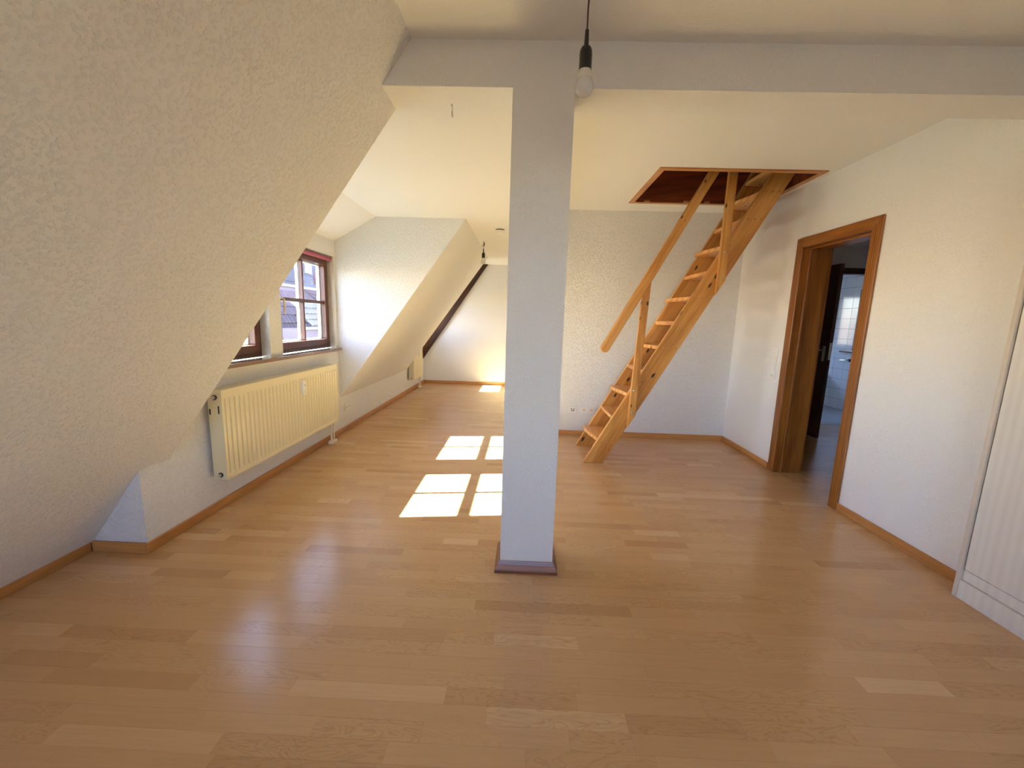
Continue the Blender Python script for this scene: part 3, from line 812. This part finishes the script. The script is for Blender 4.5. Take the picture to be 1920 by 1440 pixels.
# ------------------------------------------------------------------ loft ladder
K = 0.5545       # run per rise
def front(z): return 0.598 + K * z
def ladder():
    r = empty('loft_ladder', (0.9, 3.93, 0), 'steep varnished pine loft ladder with handrail rising into the ceiling hatch', 'ladder')
    top = 2.82
    w = 0.184
    for (y0, y1) in ((3.645, 3.685), (4.175, 4.215)):
        MB().prism([(front(0), 0), (front(0) + w, 0), (front(top) + w, top), (front(top), top)], 'y', y0, y1).build('stringer', 'pine_s', r, 0.004)
    plug = None
    for i in range(12):
        zt = 0.222 + 0.2222 * i
        if zt > 2.80: break
        xf = front(zt)
        e = 0.058 if i % 2 == 0 else 0.012       # alternate treads stand out on the wall side
        pts = [(xf + 0.008, 3.685)]
        for k in range(9):
            t = k / 8
            pts.append((xf + 0.006 - e * (0.5 - 0.5 * math.cos(math.pi * min(1, t * 1.25))), 3.69 + t * (4.170 - 3.69)))
        pts += [(xf - e + 0.006, 4.175), (xf + 0.175, 4.175), (xf + 0.175, 3.685)]
        MB().prism(pts, 'z', zt - 0.034, zt).build('tread', 'pine_y', r, 0.004)
        for dx in (0.035, 0.090, 0.145):
            if plug is None:
                po = MB().lathe([(0.0085, -0.0022), (0.0085, 0.001)], (0, 0, 0), 10, 'y').build('dowel_plug', 'pine_x', r)
                plug = po.data
            else:
                po = link(bpy.data.objects.new('dowel_plug', plug), r)
            po.location = (xf + dx, 3.645, zt - 0.017)
    # handrail with a rounded lower end, standing in front of the near stringer
    y0, y1 = 3.572, 3.608
    sl = (2.56 - 1.065) / (1.5225 - 0.712)
    d = Vector((1, sl)).normalized(); n = Vector((-d.y, d.x))
    hw = 0.0385
    a = Vector((0.722, 1.083)); b = a + d * 2.02
    pts = [a + n * hw]
    for k in range(1, 8):
        ang = math.pi * k / 8
        pts.append(a + n * hw * math.cos(ang) - d * hw * math.sin(ang))
    pts += [a - n * hw, b - n * hw, b + n * hw]
    hr = MB().prism([(p.x, p.y) for p in pts], 'y', y0, y1).build('handrail', wood('pine_rail', (1, 0, sl), *PINE, 1, 0.35, knots=0.6), r, 0.008)
    def low(x): return (x - 0.782) / K
    def railz(x): return 1.083 + (x - 0.722) * sl
    for (xt0, xt1, xb0, xb1, zt) in ((1.024, 1.092, 0.972, 1.042, None), (1.655, 1.728, 1.648, 1.716, 2.80)):
        t0 = railz(xt0) + 0.02 if zt is None else zt
        t1 = railz(xt1) - 0.02 if zt is None else zt
        poly = [(xb0, low(xb0) + 0.01), (xb1, low(xb1) + 0.01), (xt1, t1), (xt0, t0)]
        MB().prism(poly, 'y', 3.609, 3.645).build('baluster', 'pine_z', r, 0.004)
        for zz in (0.10, 0.30):
            xm = (xb0 + xb1) / 2
            MB().lathe([(0.006, -0.004), (0.009, 0.0)], (xm + 0.004, 3.609, low(xm) + zz), 10, 'y').build('bolt_head', 'chrome', r)
ladder()

# ------------------------------------------------------------------ pendant bulbs
def pendant(name, x, y, zc, zb, label, wire_pts):
    """zb: bottom of the bulb"""
    r = empty(name, (x, y, zc), label, 'lamp')
    b = MB().lathe([(0.004, 0.0), (0.014, 0.0025), (0.022, 0.008), (0.0275, 0.016), (0.030, 0.026), (0.0295, 0.034), (0.0265, 0.046), (0.0235, 0.054)], (x, y, zb), 28).build('bulb_globe', 'bulb', r, smooth=True)
    MB().lathe([(0.0238, 0.054), (0.0232, 0.056), (0.0195, 0.078), (0.0165, 0.092)], (x, y, zb), 24).build('bulb_neck', 'bulbneck', r, smooth=True)
    sk = MB().lathe([(0.0205, 0.078), (0.0205, 0.125), (0.0195, 0.137), (0.0155, 0.145), (0.008, 0.148)], (x, y, zb), 24).build('lamp_socket', 'black', r, smooth=True)
    MB().lathe([(0.0078, 0.146), (0.0062, 0.196)], (x, y, zb), 14).build('strain_relief', 'black', sk, smooth=True)
    z1 = zb + 0.194
    pts = [(x, y, z1)] + [(x + dx, y, z1 + (zc - z1) * t) for dx, t in wire_pts] + [(x, y, zc)]
    MB().tube(pts, 0.0028, 8).build('cable', 'wire', r, smooth=True)
    tm = z1 + (zc - z1) * 0.62
    MB().tube([(x + 0.006, y, tm - 0.025), (x + 0.010, y, tm + 0.020)], 0.0065, 8).build('terminal', 'black', r, smooth=True)
    MB().tube([(x, y, zc - 0.03), (x - 0.012, y, zc - 0.052), (x - 0.026, y, zc - 0.075)], 0.0018, 6).build('loose_wire', 'wire', r, smooth=True)
    MB().lathe([(0.010, 0), (0.006, -0.018), (0.003, -0.026)], (x, y, zc), 12).build('ceiling_hook', 'wirewhite', r, smooth=True)
pendant('pendant_lamp', 0.172, 1.47, Z_HIGH, 2.035, 'bare opal bulb in a black socket hanging in front of the beam', [(0.0, 0.25), (0.002, 0.42), (0.010, 0.58), (0.008, 0.75), (0.004, 0.9)])
pendant('pendant_lamp', -0.560, 5.48, Z_LOW, 2.015, 'small bare bulb on a short cord hanging near the dark rafter', [(0.0, 0.3), (-0.008, 0.5), (-0.004, 0.62), (0.006, 0.8), (0.004, 0.92)])

def smoke_detector():
    x, y = -0.300, 4.72
    r = empty('smoke_detector', (x, y, Z_LOW), 'round white smoke detector on the ceiling beside the column', 'detector')
    MB().lathe([(0.055, 0.0), (0.056, -0.008), (0.054, -0.010)], (x, y, Z_LOW), 32).build('base', 'whiteplastic', r, smooth=True)
    MB().lathe([(0.047, -0.010), (0.047, -0.022)], (x, y, Z_LOW), 32).build('vent_gap', 'darkpaint', r, smooth=True)
    MB().lathe([(0.056, -0.022), (0.056, -0.040), (0.046, -0.050), (0.02, -0.053)], (x, y, Z_LOW), 32).build('cover', 'whiteplastic', r, smooth=True)
smoke_detector()
def ceiling_wire():
    x, y = -0.375, 2.09
    r = empty('cable_end', (x, y, Z_LOW), 'short capped grey cable end hanging from the beam underside', 'cable')
    MB().tube([(x, y, Z_LOW), (x + 0.002, y, Z_LOW - 0.02), (x, y, Z_LOW - 0.035)], 0.0022, 6).build('wire', 'wirewhite', r, smooth=True)
    MB().tube([(x, y, Z_LOW - 0.033), (x + 0.002, y, Z_LOW - 0.058)], 0.0042, 8).build('wire_cap', 'wirewhite', r, smooth=True)
    MB().tube([(x, y, Z_LOW - 0.002), (x - 0.006, y, Z_LOW - 0.010)], 0.002, 6).build('hook', 'wirewhite', r, smooth=True)
ceiling_wire()

# ------------------------------------------------------------------ wardrobe
def wardrobe():
    x0, x1, y0, y1, h = 2.200, 2.80, 0.30, 1.912, 2.10
    r = empty('wardrobe', (2.5, 1.1, 0), 'tall whitewashed ash wardrobe standing against the right wall', 'wardrobe')
    MB().box(x0, x1, y1 - 0.019, y1, 0, h).build('side_panel', 'ward_edge', r, 0.002)
    MB().box(x0, x1, y0, y0 + 0.019, 0, h).build('side_panel', 'ward_edge', r, 0.002)
    MB().box(x0, x1, y0 + 0.019, y1 - 0.019, h - 0.022, h).build('top_panel', 'ward', r, 0.002)
    MB().box(x1 - 0.01, x1, y0 + 0.019, y1 - 0.019, 0.05, h - 0.022).build('back_panel', 'ward', r)
    MB().box(x0 + 0.004, x0 + 0.022, y0 + 0.019, y1 - 0.019, 0.0, 0.096).build('plinth', 'ward', r, 0.002)
    MB().box(x0 + 0.014, x0 + 0.032, y0 + 0.019, y1 - 0.019, 0.098, 0.150).build('bottom_rail', 'ward', r, 0.002)
    a, b = y0 + 0.021, y1 - 0.021
    n = 3
    for k in range(n):
        p, q = a + (b - a) * k / n + 0.0015, a + (b - a) * (k + 1) / n - 0.0015
        dr = MB().box(x0 + 0.012, x0 + 0.030, p, q, 0.153, h - 0.025).build('door', 'ward', r, 0.002)
        # boards of the door front
        c = p + (q - p) * 0.5
        for (u, v) in ((p + 0.004, c - 0.001), (c + 0.001, q - 0.004)):
            MB().box(x0 + 0.009, x0 + 0.013, u, v, 0.157, h - 0.029).build('door_board', 'ward', dr, 0.001)
        MB().tube([(x0 + 0.010, p + 0.04, 1.0), (x0 - 0.018, p + 0.04, 1.0), (x0 - 0.018, p + 0.04, 1.14), (x0 + 0.010, p + 0.04, 1.14)], 0.005, 8).build('handle', 'chrome', dr, smooth=True)
wardrobe()

# ------------------------------------------------------------------ outside: street and neighbouring roofs
struct(box('ground_street', -60, -2.9, -30, 60, -8.2, -8.0, 'asphalt'))
def tiled_roof(mb, o, u, v, nu, nv, tw_, th_):
    """courses of single lapped tiles on the plane o + u*i + v*j"""
    u, v = Vector(u).normalized(), Vector(v).normalized(); n = u.cross(v).normalized()
    if n.z < 0: n = -n
    o = Vector(o)
    for j in range(nv):
        for i in range(nu):
            b = o + u * (i * tw_) + v * (j * th_)
            lo, hi = 0.055 + 0.006 * ((i * 7 + j * 3) % 3), 0.012
            P = [b + n * lo, b + u * (tw_ * 0.5) + n * (lo + 0.035), b + u * (tw_ * 0.94) + n * lo,
                 b + u * (tw_ * 0.94) + v * (th_ * 1.12) + n * hi, b + u * (tw_ * 0.5) + v * (th_ * 1.12) + n * (hi + 0.035), b + v * (th_ * 1.12) + n * hi]
            V = [mb.bm.verts.new(p) for p in P]
            F = [mb.bm.verts.new(p) for p in (b, b + u * (tw_ * 0.94))]
            mb.bm.faces.new((V[0], V[1], V[4], V[5])); mb.bm.faces.new((V[1], V[2], V[3], V[4])); mb.bm.faces.new((F[0], F[1], V[2], V[1], V[0]))
def neighbours():
    A = empty('neighbour_house', (-10.5, 17, -8), 'neighbouring house with lapped red-brown roof tiles below a grey slate wall', 'building')
    # lower roof rises away from the street towards the slate wall
    xe, ze, xt, zt = -7.2, -1.1, -9.0, 2.30
    MB().prism([(xe, ze), (xt, zt), (xt - 0.3, zt), (xt - 0.3, -8), (xe - 0.25, -8), (xe - 0.25, ze - 0.1)], 'y', 10.0, 16.45).build('wall', 'pinkwall', A)
    mb = MB(); v = Vector((xt - xe, 0, zt - ze)); L = v.length
    tiled_roof(mb, (xe, 10.0, ze), (0, 1, 0), v, int(6.45 / 0.23), int(L / 0.33), 0.23, 0.33)
    tag(mb.build('roof_tiles', 'roofred', A), kind='stuff')
    # upper part right of it, lower eave, same street front
    MB().prism([(-8.1, 1.55), (xt, zt), (xt - 0.3, zt), (xt - 0.3, -8), (-8.3, -8), (-8.3, 1.5)], 'y', 16.45, 24.0).build('wall', 'pinkwall', A)
    mb = MB(); v2 = Vector((xt + 8.1, 0, zt - 1.55))
    tiled_roof(mb, (-8.1, 16.45, 1.55), (0, 1, 0), v2, int(7.5 / 0.23), 3, 0.23, v2.length / 3)
    tag(mb.build('roof_tiles', 'roofred', A), kind='stuff')
    MB().box(xt - 0.02, xt + 0.10, 10.0, 24.0, zt, zt + 0.09).build('flashing', 'zinc', A)
    sw = MB().box(xt - 3.5, xt - 0.25, 10.0, 24.0, -8, 5.0).build('slate_wall', 'slate', A)
    c = MB()
    for k in range(9):
        z = zt + 0.1 + k * 0.26
        c.prism([(xt - 0.25, z), (xt - 0.215, z), (xt - 0.24, z + 0.27), (xt - 0.25, z + 0.27)], 'y', 10.0, 24.0)
    tag(c.build('slate_courses', 'slate', sw), kind='stuff')
    MB().box(xt - 0.24, xt - 0.14, 17.15, 17.55, 3.0, 4.9).build('white_panel', 'winwhite', A)  # upright white panel on the slate wall
    MB().box(xt - 0.26, xt - 0.20, 15.3, 16.3, 2.55, 3.3).build('window', 'slate', A)
    # low annexe with pale sunlit tiles and a zinc gutter
    B = empty('annexe', (-6.7, 15.3, -8), 'low pink annexe with pale roof tiles and a zinc gutter', 'building')
    MB().box(-6.98, -6.45, 11.6, 19.0, -8, 0.88).build('wall', 'pinkwall', B)
    MB().box(-6.42, -6.32, 11.5, 19.0, 0.84, 0.92).build('gutter', 'zinc', B, 0.02)
    mb = MB(); v3 = Vector((-0.60, 0, 0.68))
    tiled_roof(mb, (-6.40, 12.1, 0.93), (0, 1, 0), v3, 30, 4, 0.20, 0.23)
    tag(mb.build('roof_tiles', 'rooflight', B), kind='stuff')
    D = empty('satellite_dish', (-8.72, 16.7, 2.45), 'round red satellite dish mounted on the neighbouring roof edge', 'satellite dish')
    prof = [(0.0, 0.0), (0.12, -0.012), (0.24, -0.05), (0.33, -0.10), (0.335, -0.09), (0.24, -0.035), (0.10, 0.004), (0.0, 0.010)]
    mb = MB().lathe([(max(r0, 0.002), h) for r0, h in prof], (0, 0, 0), 28, 'x', cap=False)
    rot = Matrix.Rotation(math.radians(28), 4, 'Z') @ Matrix.Rotation(math.radians(180), 4, 'Z')
    bmesh.ops.transform(mb.bm, matrix=Matrix.Translation((-8.6, 16.62, 2.74)) @ rot, verts=mb.bm.verts)
    mb.build('reflector', 'dish', D, smooth=True)
    MB().tube([(-8.72, 16.70, 2.45), (-8.70, 16.68, 2.60), (-8.63, 16.62, 2.74)], 0.025, 8).build('mast', 'zinc', D, smooth=True)
    MB().tube([(-8.62, 16.55, 2.46), (-8.35, 16.35, 2.48), (-8.25, 16.32, 2.60)], 0.014, 6).build('feed_arm', 'zinc', D, smooth=True)
neighbours()
